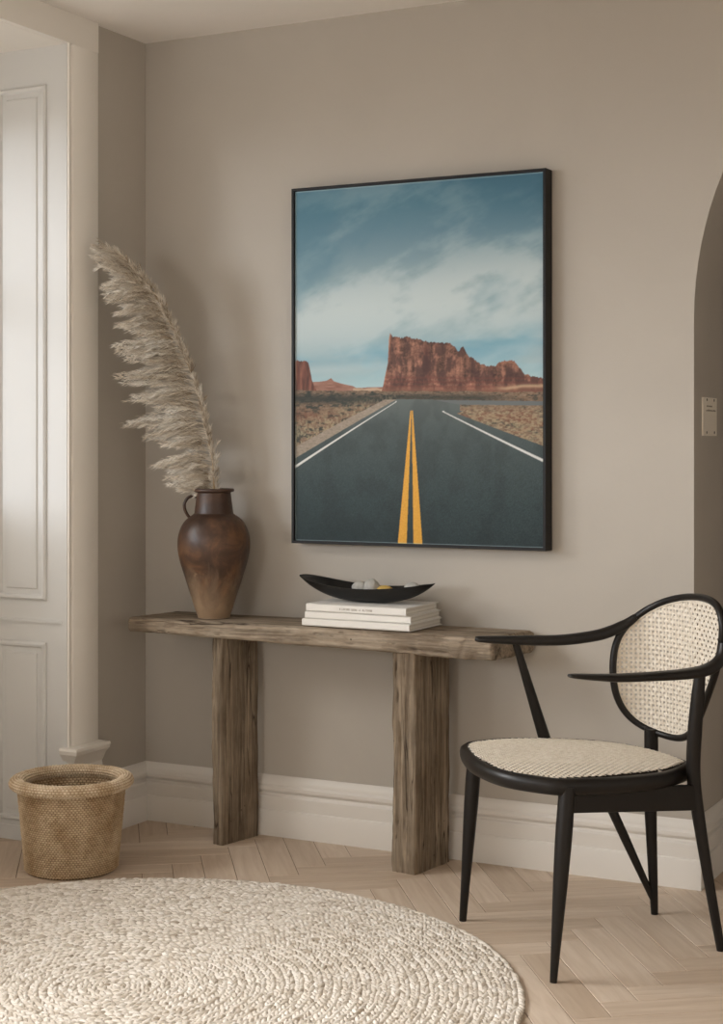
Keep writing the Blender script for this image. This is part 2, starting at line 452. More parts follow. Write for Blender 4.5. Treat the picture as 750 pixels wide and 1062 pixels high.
# ------------------------------------------------------------------ round braided rug
RC = (0.925, -1.445); RR = 0.940
M['rug'] = mat('braided_wool_jute', (205,190,170), 0.95, 0.1)
t = NT(M['rug'])
at = t.n('ShaderNodeAttribute'); at.attribute_name = 'tint'
c = t.ramp(at.outputs['Fac'], [(0.0,(186,173,157)), (0.45,(226,217,205)), (1.0,(242,236,228))])
t.base(c)
fib = t.noise(t.coord((1,1,1)), 420, 3, 0.6); t.bump(fib, 0.5, 0.003)
def rug():
    nu, nvv = 8, 3
    tv = []; 
    for j in range(nvv):
        ph = (j/nvv)*PI/2
        for i in range(nu):
            a = 2*PI*i/nu
            tv.append((math.cos(ph)*math.cos(a), math.cos(ph)*math.sin(a), math.sin(ph)))
    tv.append((0,0,1)); tv = np.array(tv)
    tq = [(j*nu+i, j*nu+(i+1)%nu, (j+1)*nu+(i+1)%nu, (j+1)*nu+i) for j in range(nvv-1) for i in range(nu)]
    tt = [((nvv-1)*nu+i, (nvv-1)*nu+(i+1)%nu, nvv*nu) for i in range(nu)]
    tq = np.array(tq); tt = np.array(tt); nt = len(tv)
    Vs, Qs, Ts, Tint = [], [], [], []
    pitch = 0.0220; n = 0; r = 0.012; k = 0
    while r < RR - 0.004:
        for row, sgn in ((-1, 1), (1, -1)):
            rr = r + row*pitch*0.24
            if rr <= 0.004: continue
            cnt = max(5, int(2*PI*rr/0.0185))
            th0 = random.random()
            for i in range(cnt):
                th = 2*PI*(i+th0+random.uniform(-.13,.13))/cnt
                rj = rr + random.uniform(-.0018,.0018)
                ell = 0.0150*random.uniform(.85,1.2); wid = 0.0066*random.uniform(.85,1.2); ht = 0.0078*random.uniform(.75,1.2)
                sl = sgn*math.radians(27+random.uniform(-9,9))
                ux, uy = -math.sin(th), math.cos(th); vx, vy = math.cos(th), math.sin(th)
                ax, ay = ux*math.cos(sl)+vx*math.sin(sl), uy*math.cos(sl)+vy*math.sin(sl)
                bx, by = -ay, ax
                P = np.empty_like(tv)
                P[:,0] = RC[0]+vx*rj + ax*tv[:,0]*ell + bx*tv[:,1]*wid
                P[:,1] = RC[1]+vy*rj + ay*tv[:,0]*ell + by*tv[:,1]*wid
                P[:,2] = 0.0035 + tv[:,2]*ht
                Vs.append(P); Qs.append(tq+n); Ts.append(tt+n); n += nt
                Tint.append(np.full(nt, min(1,max(0,random.gauss(.5,.22)))))
        r += pitch
    # backing disc
    m = 128
    ring = lambda R_, z: np.array([(RC[0]+R_*math.cos(2*PI*i/m), RC[1]+R_*math.sin(2*PI*i/m), z) for i in range(m)])
    Vs += [ring(RR-.014,0.0), ring(RR-.010,0.002), ring(RR-.014,0.004), ring(0.001,0.004)]
    for a in range(3):
        Qs.append(np.array([(n+a*m+i, n+a*m+(i+1)%m, n+(a+1)*m+(i+1)%m, n+(a+1)*m+i) for i in range(m)]))
    Tint.append(np.full(4*m, 0.0))
    o = npmesh('round_rug', np.concatenate(Vs), np.concatenate(Qs), M['rug'], tris=np.concatenate(Ts), org=(RC[0],RC[1],0))
    a_ = o.data.attributes.new('tint','FLOAT','POINT'); a_.data.foreach_set('value', np.concatenate(Tint).astype(np.float32))
    return o
tag(rug(), 'round cream braided rug with concentric rings lying on the parquet', 'rug')

# ------------------------------------------------------------------ console table of weathered beams
TB = empty('console_table', (0.75, -0.13, 0), 'rustic console table of weathered timber slab on two plank legs against the wall', 'table')
TO = (0.75, -0.13, 0)
def rrect(a0, a1, b0, b1, rad, per):
    """rounded rectangle outline, points evenly spread"""
    pts = []; w_, h_ = a1-a0-2*rad, b1-b0-2*rad
    for (ca_, cb_, s) in ((a1-rad,b0+rad,-90),(a1-rad,b1-rad,0),(a0+rad,b1-rad,90),(a0+rad,b0+rad,180)):
        for q in range(4):
            an = math.radians(s+q*30); pts.append((ca_+rad*math.cos(an), cb_+rad*math.sin(an)))
    out = []; P = pts+[pts[0]]
    Ls = [math.dist(P[i],P[i+1]) for i in range(len(P)-1)]; T = sum(Ls)
    for k in range(per):
        d = T*k/per; i = 0
        while d > Ls[i]: d -= Ls[i]; i += 1
        f_ = d/Ls[i]; out.append((lerp(P[i][0],P[i+1][0],f_), lerp(P[i][1],P[i+1][1],f_)))
    return out
def nz(p, s): return noise.noise(Vector(p)*s)

mb = MB(); rings = []; NX = 190
for i in range(NX+1):
    t_ = i/NX
    e = min(t_, 1-t_)*1.27
    zt = lerp(0.6985, 0.7015, t_); zb = lerp(0.653, 0.634, t_)
    yf = -0.245 + 0.010*nz((t_*1.3,3.1,0), 3.0) + 0.004*nz((t_*1.3,9,2), 14); yb = -0.016
    if e < 0.008: 
        q = 1-e/0.008; yf += 0.006*q*q; zt -= 0.005*q*q; zb += 0.006*q*q
    ring = []
    for (y, z) in rrect(yf, yb, zb, zt, 0.0085, 96):
        x = lerp(0.10, 1.352, t_) + (y+0.245)/0.23*lerp(0.034, 0.038, t_)
        p = Vector((x, y, z)); q = Vector((x*0.35, y, z))
        d = 0.0035*nz(q, 22) + 0.0022*nz((x*0.8,y*3,z*3), 45)
        side = 1.0 if y < -0.225 or z < zb+0.01 else 0.35
        if t_ < 0.02 or t_ > 0.985: 
            x += 0.006*nz((y,z,t_), 60); side = 0.6
        y2 = y - d*side*1.4; z2 = z + d*(0.25 if z > 0.68 else 1.0)
        # groove and knot scars on the front face towards the right end
        if y < -0.225:
            g1 = math.exp(-((z-(0.6475+0.006*math.sin((x-1.06)*18)))/0.0028)**2) * (1 if 1.055 < x < 1.235 else 0)
            g2 = math.exp(-(((x-1.262-(z-0.665)*0.5))/0.005)**2)*0.9
            y2 += 0.008*g1 + 0.006*g2
            if x > 1.27: y2 += 0.012*(x-1.27)/0.08
            pit = max(0, nz((x*1.2,z*4,5), 26)-0.32); y2 += 0.02*pit
        ring.append((x, y2, z2))
    rings.append(ring)
mb.loft(rings)
mb.build('tabletop', M['wood_top'], TB, org=TO, angle=60)

def plank_leg(x0, x1, y0, y1, ztop, rot, seed, cracks):
    mb = MB(); rings = []; NZ = 110; cx, cy = (x0+x1)/2, (y0+y1)/2; cr, sr = math.cos(rot), math.sin(rot)
    for i in range(NZ+1):
        z = ztop*i/NZ; ring = []
        bow = 0.006*nz((seed,z,0), 4.0) + 0.003*nz((seed,z,7), 11)
        for (x, y) in rrect(x0, x1, y0, y1, 0.006, 96):
            q = (x*1.0+seed, y*1.0, z*0.22)
            d = 0.0030*nz(q, 40) + 0.0018*nz((x*2+seed,y*2,z*0.5), 70)
            front = y < y0+0.012; side = x > x1-0.01
            x2, y2 = x, y
            if front:
                y2 = y + d
                for (xc, wv, dep) in cracks:
                    xx = x0 + (x1-x0)*(xc + wv*math.sin(z*9+seed) + 0.06*nz((seed,z,2),9))
                    y2 += dep*math.exp(-((x-xx)/0.0016)**2)
                x2 = x + bow
            elif side:
                x2 = x + d*0.8 + (bow if y < y0+0.03 else bow*0.3)
                yc = y0 + (y1-y0)*(0.60+0.05*math.sin(z*5+seed)); x2 -= 0.005*math.exp(-((y-yc)/0.0018)**2)
            else: x2 = x + d + (bow if y < y0+0.05 else 0)
            if y < y0+0.02 and x < x0+0.01: x2 += 0.005*nz((seed,z*1.0,4), 22)
            dx, dy = x2-cx, y2-cy
            ring.append((cx+dx*cr-dy*sr, cy+dx*sr+dy*cr, z))
        rings.append(ring)
    mb.loft(rings); return mb
plank_leg(0.405, 0.447, -0.205, -0.033, 0.656, math.radians(-11), 1.3, [(0.28,0.10,0.004)]).build('leg', M['wood_leg'], TB, org=TO, angle=60)
plank_leg(1.044, 1.126, -0.240, -0.050, 0.646, math.radians(-8), 4.7, [(0.24,0.10,0.007),(0.62,0.06,0.003),(0.80,0.05,0.003)]).build('leg', M['wood_leg'], TB, org=TO, angle=60)

# ------------------------------------------------------------------ framed desert road print
FX0, FX1, FZ0, FZ1 = 0.592, 1.442, 0.937, 2.051
PF = empty('framed_print', ((FX0+FX1)/2, 0, FZ0), 'tall black framed photograph of a desert road and red rock mesa on the wall', 'picture')
PO = ((FX0+FX1)/2, 0, FZ0)
FD = 0.055; FW = 0.009
mb = MB()
def fr(i, y): return [(FX0+i,y,FZ0+i),(FX1-i,y,FZ0+i),(FX1-i,y,FZ1-i),(FX0+i,y,FZ1-i)]
mb.loft([fr(0,-0.003), fr(0,-FD+0.001), fr(0.001,-FD), fr(FW-0.001,-FD), fr(FW,-FD+0.001), fr(FW,-0.010), fr(FW+0.01,-0.008), fr(FW+0.01,-0.003)], cap=False, closed=True)
mb.build('frame', M['frame'], PF, smooth=False, org=PO)

def paint(U, Vv):
    """colour of the print at u (left-right 0..1), v (top-bottom 0..1), sRGB 0..255"""
    rng = np.random.default_rng(5)
    def vnoise(x, y, seed):
        xi = np.floor(x).astype(int); yi = np.floor(y).astype(int); fx = x-xi; fy = y-yi
        fx = fx*fx*(3-2*fx); fy = fy*fy*(3-2*fy)
        T = np.random.default_rng(seed).random((256,256))
        g = lambda a, b: T[a % 256, b % 256]
        return (g(xi,yi)*(1-fx)+g(xi+1,yi)*fx)*(1-fy) + (g(xi,yi+1)*(1-fx)+g(xi+1,yi+1)*fx)*fy
    def fbm(x, y, seed, o=5, gain=.5):
        s = 0; a = 1; tot = 0
        for i in range(o): s = s + a*vnoise(x*2**i+i*17, y*2**i+i*9, seed+i); tot += a; a *= gain
        return s/tot
    def st(a, b, x): q = np.clip((x-a)/(b-a),0,1); return q*q*(3-2*q)
    def mixc(c, d, f): return c*(1-f[...,None]) + np.asarray(d, float)*f[...,None] if np.ndim(d) == 1 else c*(1-f[...,None]) + d*f[...,None]
    def ip(x, xs, ys): return np.interp(x, xs, ys)
    u, v = U, Vv
    X = 47 + 623*u                              # sketch units across; vertical size grows slightly to the right
    Y = 98-52*u + (892+65*u)*v
    # sky
    vs = np.array([0,.06,.14,.24,.34,.42,.48,.54,.60])
    cs = np.array([(66,104,122),(74,110,126),(92,122,136),(122,144,152),(144,162,166),(140,162,168),(122,156,168),(140,168,174),(164,182,184)], float)
    C = np.stack([np.interp(v, vs, cs[:,i]) for i in range(3)], -1)
    a1 = u*1.0 - v*.55; a2 = v + u*.30
    wisp = fbm(a1*2.6, a2*11, 21, 6, .58)*.6 + fbm(u*4.5, v*9, 31, 5, .6)*.4
    band = np.exp(-((v-(.36-.05*u))/.11)**2)
    C = mixc(C, (178,188,188), st(.44,.66,wisp+.15*band)*(.28+.5*band))
    soft = fbm(u*2.2-v*.8, v*4.5+u*1.4, 41, 5, .55)
    C = mixc(C, (72,112,130), st(.50,.72,soft)*.45*st(.55,.30,v))
    blue = np.exp(-(((v-(.472-.075*(u-.5)))/.028)**2))*st(.36,.62,fbm(u*3,v*14,61,4)+.10*st(.3,.9,u))
    C = mixc(C, (98,142,160), blue*.75)
    streak = np.exp(-((v-(.515-.02*u))/.014)**2)*st(.55,.1,u)
    C = mixc(C, (178,190,190), streak*.6)
    C = mixc(C, (150,164,166), st(.45,.7,fbm(u*5,v*22,66,4))*np.exp(-((v-.50)/.06)**2)*.5)
    C = mixc(C, (52,90,110), st(.45,1,u)*st(.20,0,v)*.6)
    # far ridge
    ridge = ip(X, [40,92,110,130,138,143,150,170,200,212,240,275], [584,584,584,581,577,574,582,588,594,600,597,596])
    m = (Y > ridge) & (X < 300)
    tex = fbm(X*.05, Y*.25, 71, 4)
    C[m] = (np.array((132,96,82)) + (tex[m][:,None]-.5)*50)
    m = (Y > 598+3*vnoise(X*.1,Y*0,3)) & (X > 200) & (X < 300); C[m] = np.array((160,134,112)) + (tex[m][:,None]-.5)*40
    # left butte
    but = ip(X, [0,47,60,76,82,86,92,97,104,110], [528,529,531,531,534,548,580,592,606,620]) + 3*(vnoise(X*.3,Y*0,8)-.5)
    bt = fbm(X*.16, Y*.03, 81, 4)
    m = Y > but
    m &= X < 108
    C[m] = np.array((104,66,54)) + (bt[m][:,None]-.5)*np.array((95,62,48))
    # mesa
    xs = [274,278,284,290,293,296,299,303,312,330,340,352,360,385,388,412,446,452,460,463,470,474,480,486,490,500,512,520,535,556,566,580,590,600,610,618,624,640,670]
    ys = [608,592,566,536,470,457,463,466,469,470,466,472,472,478,480,481,484,489,494,503,500,491,493,508,514,521,530,536,540,540,532,527,525,529,541,552,560,566,572]
    top = ip(X, xs, ys) + 2.5*(vnoise(X*.35, Y*0, 5)-.5)*2
    m = (Y > top) & (X > 274)
    f1 = fbm(X*.11, Y*.022, 91, 5, .6); f2 = fbm(X*.04, Y*.13, 95, 4)
    f3 = fbm(X*.3, Y*.3, 97, 3, .6); rock = np.array((110,77,63)) + (f1[...,None]-.5)*np.array((120,84,68)) + (f2[...,None]-.5)*np.array((60,44,36)) + (f3[...,None]-.5)*np.array((70,50,42))
    rock = mixc(rock, (72,42,36), np.exp(-((X-388-(Y-520)*.05)/9)**2)*st(480,500,Y)*st(598,560,Y)*.75)
    rock = mixc(rock, (62,42,38), st(.56,.36,fbm(X*.07+3,Y*.03,99,4))*.7)
    rock = mixc(rock, (186,132,100), np.exp(-((X-(294-(Y-460)*.12))/4.5)**2)*.85*st(600,570,Y))
    rock = mixc(rock, (146,98,76), st(440,600,X)*st(560,520,Y)*.35)
    strat = .5+.5*np.sin(Y*.55 + 3*f1); rock = mixc(rock, (96,52,44), strat*st(560,575,Y)*.5)
    rock = mixc(rock, (122,82,66), st(588,604,Y)*.6)
    C[m] = rock[m]
    # desert floor
    hor = 606 + 3*(vnoise(X*.08,Y*0,14)-.5)
    m = Y > hor
    g1 = fbm(X*.06, Y*.2, 101, 6, .65); g2 = fbm(X*.2, Y*.5, 111, 5, .7)
    gr = np.array((112,92,74)) + (g2[...,None]-.5)*90
    left = X < 310
    gr = mixc(gr, (46,50,44), np.where(left, st(.50,.62,g1)*.95, st(.55,.66,g1)*.65))
    gr = mixc(gr, (40,44,40), np.where(left, np.exp(-((Y-628)/12)**2)*.85, np.exp(-((Y-622)/9)**2)*st(640,500,X)*.7))
    gr = mixc(gr, (104,66,50), np.where(left, np.exp(-((Y-672)/14)**2)*st(230,60,X)*.6, st(.48,.6,fbm(X*.03,Y*.1,121,3))*st(640,660,Y)*.6))
    gr = mixc(gr, (150,136,108), np.where(left, st(.44,.6,fbm(X*.22,Y*.16,131,5,.65))*st(655,715,Y+(X-48)*.25)*.75, st(.4,.6,fbm(X*.16,Y*.3,141,5,.65))*st(630,660,Y)*.7))
    gr = mixc(gr, (196,166,128), np.where(left, 0, np.exp(-((Y-(596-(X-560)*.10))/7)**2)*st(520,570,X)*.85))
    C[m] = gr[m]
    pale = np.exp(-((Y-(597-(X-560)*.06+5*(vnoise(X*.05,Y*0,18)-.5)))/5)**2)*st(535,590,X)*(Y > top+8); C = mixc(C, (178,152,120), pale*.8)
    # gravel verge
    verge = np.where(X < 310, (X-47)*(632-770)/(302-47)+770, 0)
    m = (X < 312) & (Y > verge-14-0.02*(312-X)) & (Y > 628); C[m] = np.array((134,122,108)) + (g2[m][:,None]-.5)*60
    # side road
    m = (X > 395) & (Y > 628+(X-400)*.006) & (Y < 640+(X-480)*.004) ; C[m] = np.array((92,96,96))
    # road
    le = ip(Y, [628,634,780,1010], [312,300,47,-345]); re = ip(Y, [628,636,655,662,745,1010], [402,520,480,462,672,1300])
    m = (Y > 627) & (X > le) & (X < np.where(Y<655, ip(Y,[627,640,655],[400,470,470]), re))
    vg = (X > np.where(Y<655, 462, re)-(10+(Y-655)*.22)) & (Y > 652) & (X < re+8) & (X > 455)
    asph = np.array([ip(Y,[628,700,800,900,1003],c) for c in ((86,66,51,39,30),(93,75,62,52,43),(91,74,62,53,45))]).transpose(1,2,0)
    sp = vnoise(X*1.3, Y*1.3, 151)*.6 + vnoise(X*.7,Y*.7,153)*.4
    asph = asph + (sp[...,None]-.5)*np.clip((Y[...,None]-620)*.16,4,34)
    asph = asph*(1-.18*np.exp(-((X-345)/(10+(Y-628)*.22))**2)[...,None]*0.0 - .10*st(.4,.7,fbm(X*.03,Y*.02,161,4))[...,None])
    C[m] = asph[m]
    # white edge lines
    lw = ip(Y,[632,800],[1.2,5.5]); ll = ip(Y,[634,802,1010],[311,47,-280])
    m = (np.abs(X-ll) < lw) & (Y > 632); C[m] = (190,190,186)
    rl = ip(Y,[658,783,1010],[429,672,1113]); lw = ip(Y,[658,783],[2.4,7])
    m = (np.abs(X-rl) < lw) & (Y > 656); C[m] = (190,190,186)
    # double yellow
    for xa0, xb0, xa1, xb1 in ((347,349.6,316,338),(350.8,353.4,355,377)):
        a = ip(Y,[658,991],[xa0,xa1]); b = ip(Y,[658,991],[xb0,xb1])
        m = (X > a) & (X < b) & (Y > 656)
        C[m] = np.array((192,142,52)) + (sp[m][:,None]-.5)*36
    # pale print edge, with the light it catches painted in as a bluish tone
    m = (u < .004) | (v < .0034) | (u > .9965) | (v > .9975)
    C[m] = C[m]*.55 + np.array((190,205,210))*.45
    return np.clip(C, 4, 250)
def make_print():
    nu, nv = 440, 580
    i = FW - 0.0005
    us = np.linspace(0,1,nu); vs = np.linspace(0,1,nv)
    U, Vv = np.meshgrid(us, vs)
    fu = (us[:,None] + np.array([-.25,.25])[None,:]/(nu-1)).ravel().clip(0,1); fv = (vs[:,None] + np.array([-.25,.25])[None,:]/(nv-1)).ravel().clip(0,1)
    big = lin(paint(*np.meshgrid(fu, fv)))
    Cc = np.clip(big.reshape(nv,2,nu,2,3).mean((1,3)) * 1.30, 0, 0.93)
    x = lerp(FX0+i, FX1-i, U); z = lerp(FZ1-i, FZ0+i, Vv); y = np.full_like(x, -0.045)
    P = np.stack([x,y,z],-1).reshape(-1,3)
    idx = np.arange(nu*nv).reshape(nv,nu)
    Q = np.stack([idx[1:,:-1],idx[1:,1:],idx[:-1,1:],idx[:-1,:-1]],-1).reshape(-1,4)
    # a thin board: border ring behind the face
    m = mat('photo_print', (128,128,128), 0.55, 0.25); t = NT(m)
    at = t.n('ShaderNodeAttribute'); at.attribute_name = 'ink'
    t.base(at.outputs['Color'])
    n0 = len(P)
    back = np.array([(FX0+i,-0.012,FZ0+i),(FX1-i,-0.012,FZ0+i),(FX1-i,-0.012,FZ1-i),(FX0+i,-0.012,FZ1-i)])
    cor = [idx[-1,0], idx[-1,-1], idx[0,-1], idx[0,0]]
    P2 = np.concatenate([P, back, P[cor]])
    Q2 = np.concatenate([Q, [[n0+3,n0+2,n0+1,n0]], [[n0+4+k, n0+k, n0+(k+1)%4, n0+4+(k+1)%4] for k in range(4)]])
    o = npmesh('print', P2, Q2, m, PF, smooth=False, org=PO)
    ca = np.ones((len(P2),4), np.float32); ca[:n0,:3] = Cc.reshape(-1,3); ca[n0:,:3] = .6
    a_ = o.data.attributes.new('ink','FLOAT_COLOR','POINT'); a_.data.foreach_set('color', ca.ravel())
make_print()

# ------------------------------------------------------------------ clay jug
VX, VY, VZ = 0.365, -0.150, 0.7005
JG = empty('clay_jug', (VX,VY,VZ), 'tall brown glazed clay jug with small handle standing on the left of the console', 'vase')
m = M['clay'] = mat('brown_glazed_clay', (92,60,42), 0.42, 0.45); t = NT(m)
v = t.coord(); sep = t.n('ShaderNodeSeparateXYZ'); t.l(v, sep.inputs[0])
n1 = t.noise(v, 9, 6, .6, .6); n2 = t.noise(v, 28, 5, .65, .3); n3 = t.noise(t.coord((3,3,1)), 7, 5, .6, .5)
c = t.ramp(n1, [(0.30,(42,31,25)), (0.48,(78,55,41)), (0.62,(116,83,57)), (0.76,(156,120,88))])
# pale dusty unglazed foot fading upward with an uneven edge
zz = t.math('ADD', sep.outputs[2], t.math('MULTIPLY', n3, 0.22))
dust = t.ramp(zz, [(0.14,1.0), (0.27,0.0)])
c = t.mix(c, (166,142,116), t.math('MULTIPLY', dust, 0.8))
dark = t.ramp(zz, [(0.36,0.0),(0.44,1.0)])
c = t.mix(c, (52,36,30), t.math('MULTIPLY', dark, 0.7))
spk = t.ramp(n2, [(0.66,0.0),(0.74,1.0)]); c = t.mix(c, (168,140,112), t.math('MULTIPLY', spk, 0.5))
t.base(c)
rr = t.ramp(n1, [(0.3,0.32),(0.7,0.55)]); t.l(rr, t.b.inputs['Roughness'])
t.bump(t.math('ADD', n2, t.math('MULTIPLY', n1, .6)), 0.3, 0.005)
prof = [(0.001,0.0),(0.046,0.0),(0.0505,0.003),(0.0525,0.010),(0.062,0.035),(0.0715,0.066),(0.080,0.092),(0.0885,0.119),(0.098,0.149),(0.1065,0.178),
        (0.1125,0.207),(0.1145,0.230),(0.1135,0.252),(0.108,0.275),(0.0985,0.296),(0.085,0.312),(0.070,0.323),(0.0622,0.329),(0.0612,0.333),(0.0595,0.345),
        (0.0565,0.368),(0.0540,0.388),(0.0536,0.394),(0.0560,0.3965),(0.0625,0.398),(0.0640,0.402),(0.0630,0.406),(0.058,0.4075),(0.050,0.4065),(0.0475,0.398),(0.049,0.37),(0.053,0.34),(0.06,0.32),(0.09,0.28),(0.10,0.22),(0.06,0.06),(0.001,0.03)]
pp = catmull([(r,z,0) for r,z in prof], 4)
mb = MB(); mb.lathe([(max(0.0008,p.x), p.y) for p in pp], 72)
o = mb.build('body', M['clay'], JG, angle=50)
# handle: small loop on the left of the neck (towards -x and slightly to the camera)
hd = Vector((-0.89,-0.42,0)).normalized()
hp = [(0.050,0.379),(0.066,0.384),(0.082,0.378),(0.092,0.362),(0.093,0.345),(0.086,0.328),(0.076,0.315),(0.066,0.306)]
pts = catmull([(hd.x*r, hd.y*r, z) for r,z in hp], 6)
mb = MB(); mb.tube(pts, [(0.0075,0.0050)]*len(pts), 12, up=(hd.x,hd.y,0.3))
mb.build('handle', M['clay'], JG)

# ------------------------------------------------------------------ pampas plume
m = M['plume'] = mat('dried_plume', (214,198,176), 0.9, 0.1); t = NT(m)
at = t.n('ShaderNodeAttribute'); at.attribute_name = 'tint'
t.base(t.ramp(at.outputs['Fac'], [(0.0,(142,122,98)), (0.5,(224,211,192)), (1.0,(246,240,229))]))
t.b.inputs['Subsurface Weight'].default_value = 0.0
M['stem'] = mat('dried_stem', (176,150,112), 0.8, 0.2)
PG = empty('pampas_grass', (VX,VY,VZ+0.06), 'large feathery dried pampas plume leaning left out of the brown jug', 'dried plant')
GO = (VX,VY,VZ+0.06)
spine = [(0.366,-0.152,0.765),(0.370,-0.156,0.95),(0.3725,-0.160,1.0678),(0.3738,-0.163,1.1286),(0.3698,-0.168,1.2045),(0.3524,-0.18,1.3106),(0.3294,-0.20,1.4316),
         (0.2952,-0.23,1.552),(0.2571,-0.27,1.6653),(0.2123,-0.31,1.7541),(0.157,-0.345,1.8195),(0.1019,-0.37,1.8558)]
SP = catmull(spine, 10)
mb = MB(); mb.tube(SP, [lerp(0.0035,0.0008,i/(len(SP)-1)) for i in range(len(SP))], 8); mb.build('stem', M['stem'], PG, org=GO)
tips = [(0.0725,-0.38,1.8593),(0.0894,-0.373,1.8291),(0.0927,-0.3674,1.8055),(0.0999,-0.3521,1.7405),(0.1123,-0.344,1.7015),(0.1311,-0.3344,1.6533),
        (0.1443,-0.3272,1.6172),(0.1224,-0.312,1.5524),(0.1424,-0.304,1.5221),(0.1299,-0.2864,1.4564),(0.1403,-0.2699,1.3942),(0.1042,-0.2482,1.3122),
        (0.1717,-0.2358,1.2665),(0.195,-0.2109,1.1827),(0.2395,-0.2009,1.1493),(0.2587,-0.1936,1.125)]
SPa = np.array([tuple(p) for p in SP]); Slen = np.concatenate([[0], np.cumsum(np.linalg.norm(np.diff(SPa,axis=0),axis=1))]); Slen /= Slen[-1]
def spt(s): return np.array([np.interp(s, Slen, SPa[:,k]) for k in range(3)])
zs = SPa[:,2]
def hairs():
    Vs, Qs, Ti = [], [], []; n = [0]
    def strand(P, r0, tint):
        """three-sided tapering strand along P (k,3)"""
        k = len(P); T = np.gradient(P, axis=0); T /= np.linalg.norm(T,axis=1)[:,None]+1e-9
        A = np.cross(T, (0.3,1,0.2)); A /= np.linalg.norm(A,axis=1)[:,None]+1e-9; B = np.cross(T, A)
        r = (r0*(1-np.linspace(0,1,k)**1.5*.92))[:,None]
        R = [P + r*(A*math.cos(a)+B*math.sin(a)) for a in (0,2.094,4.189)]
        V_ = np.stack(R,1).reshape(-1,3); q = []
        for i in range(k-1):
            for j in range(3): q.append((n[0]+i*3+j, n[0]+i*3+(j+1)%3, n[0]+(i+1)*3+(j+1)%3, n[0]+(i+1)*3+j))
        Vs.append(V_); Qs.append(np.array(q)); Ti.append(np.full(len(V_), tint)); n[0] += len(V_)
    tt = np.linspace(0,1,9)
    def branch(a, tip, hairn, spread, tint, droop):
        L = np.linalg.norm(tip-a)
        mid = a*0.45 + tip*0.55 + np.array([0,0,droop*L])
        P = ((1-tt)**2)[:,None]*a + (2*tt*(1-tt))[:,None]*mid + (tt**2)[:,None]*tip
        strand(P, 0.0007, tint*.8)
        for _ in range(hairn):
            s = RNG.uniform(0.08,1.0)**0.8
            p = np.array([np.interp(s,tt,P[:,k]) for k in range(3)])
            d = np.array([np.interp(min(s+.05,1),tt,P[:,k])-np.interp(s-.05,tt,P[:,k]) for k in range(3)]); d /= np.linalg.norm(d)+1e-9
            rnd = RNG.normal(0,1,3); rnd -= d*rnd.dot(d); rnd /= np.linalg.norm(rnd)+1e-9
            hl = RNG.uniform(.016,.034)*(1.0-.35*s)
            e1 = p + d*hl*.55 + rnd*hl*spread*.42; e2 = p + d*hl + rnd*hl*spread*.52 + np.array([0,0,-.08*hl])
            strand(np.array([p,e1,e2]), RNG.uniform(.0007,.0013), np.clip(tint*lerp(.25,1.1,min(1,s*1.5))+RNG.normal(0,.13),0,1))  # shade near the spine painted in: hairs there get a darker tint
    tz = np.array([q[2] for q in tips]); 
    for ti, tp in enumerate(tips):
        tp = np.array(tp)
        zc = tp[2]-0.02 if ti > 2 else tp[2]
        nb = 27
        for b in range(nb):
            f = RNG.uniform(-1,1)
            # attachment on the spine around the tip's height, lower for the high tips
            za = min(zc + 0.012 + 0.043*f - (0.03 if ti < 3 else 0.0), 1.850); za = max(za, 1.09)
            s = np.interp(za, zs, Slen)
            if ti < 3: s = RNG.uniform(.84-.05*ti, .975-.04*ti)
            a = spt(s)
            reach = 1.0 if b < 4 else RNG.uniform(.42,1.0)
            tip = a + (tp-a)*reach
            tip = tip + np.array([RNG.normal(0,.006), RNG.normal(0,.024), RNG.normal(0,.005) + 0.016*f*(1-reach*.6) - 0.012*(1-reach)])
            if ti == 0: tip = tp + (a-tp)*(1-reach) + np.array([0,RNG.normal(0,.006),RNG.normal(0,.004)])
            branch(a, tip, 54, .85, np.clip(RNG.normal(.62,.17),0,1), RNG.uniform(.05,.20))
    # short tufts along the right side of the stem
    for s in np.linspace(np.interp(1.085,zs,Slen), 0.985, 170):
        a = spt(s); d = spt(min(s+.02,1))-spt(max(s-.02,0)); d /= np.linalg.norm(d)
        out = np.array([0.8,-.35,0.25]) + RNG.normal(0,.5,3)
        L = RNG.uniform(.020,.050)
        branch(a, a + d*L*1.0 + out*L*.30, 14, .8, np.clip(RNG.normal(.5,.2),0,1), .05)
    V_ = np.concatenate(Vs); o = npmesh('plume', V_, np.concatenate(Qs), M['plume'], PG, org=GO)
    a_ = o.data.attributes.new('tint','FLOAT','POINT'); a_.data.foreach_set('value', np.concatenate(Ti).astype(np.float32))
hairs()

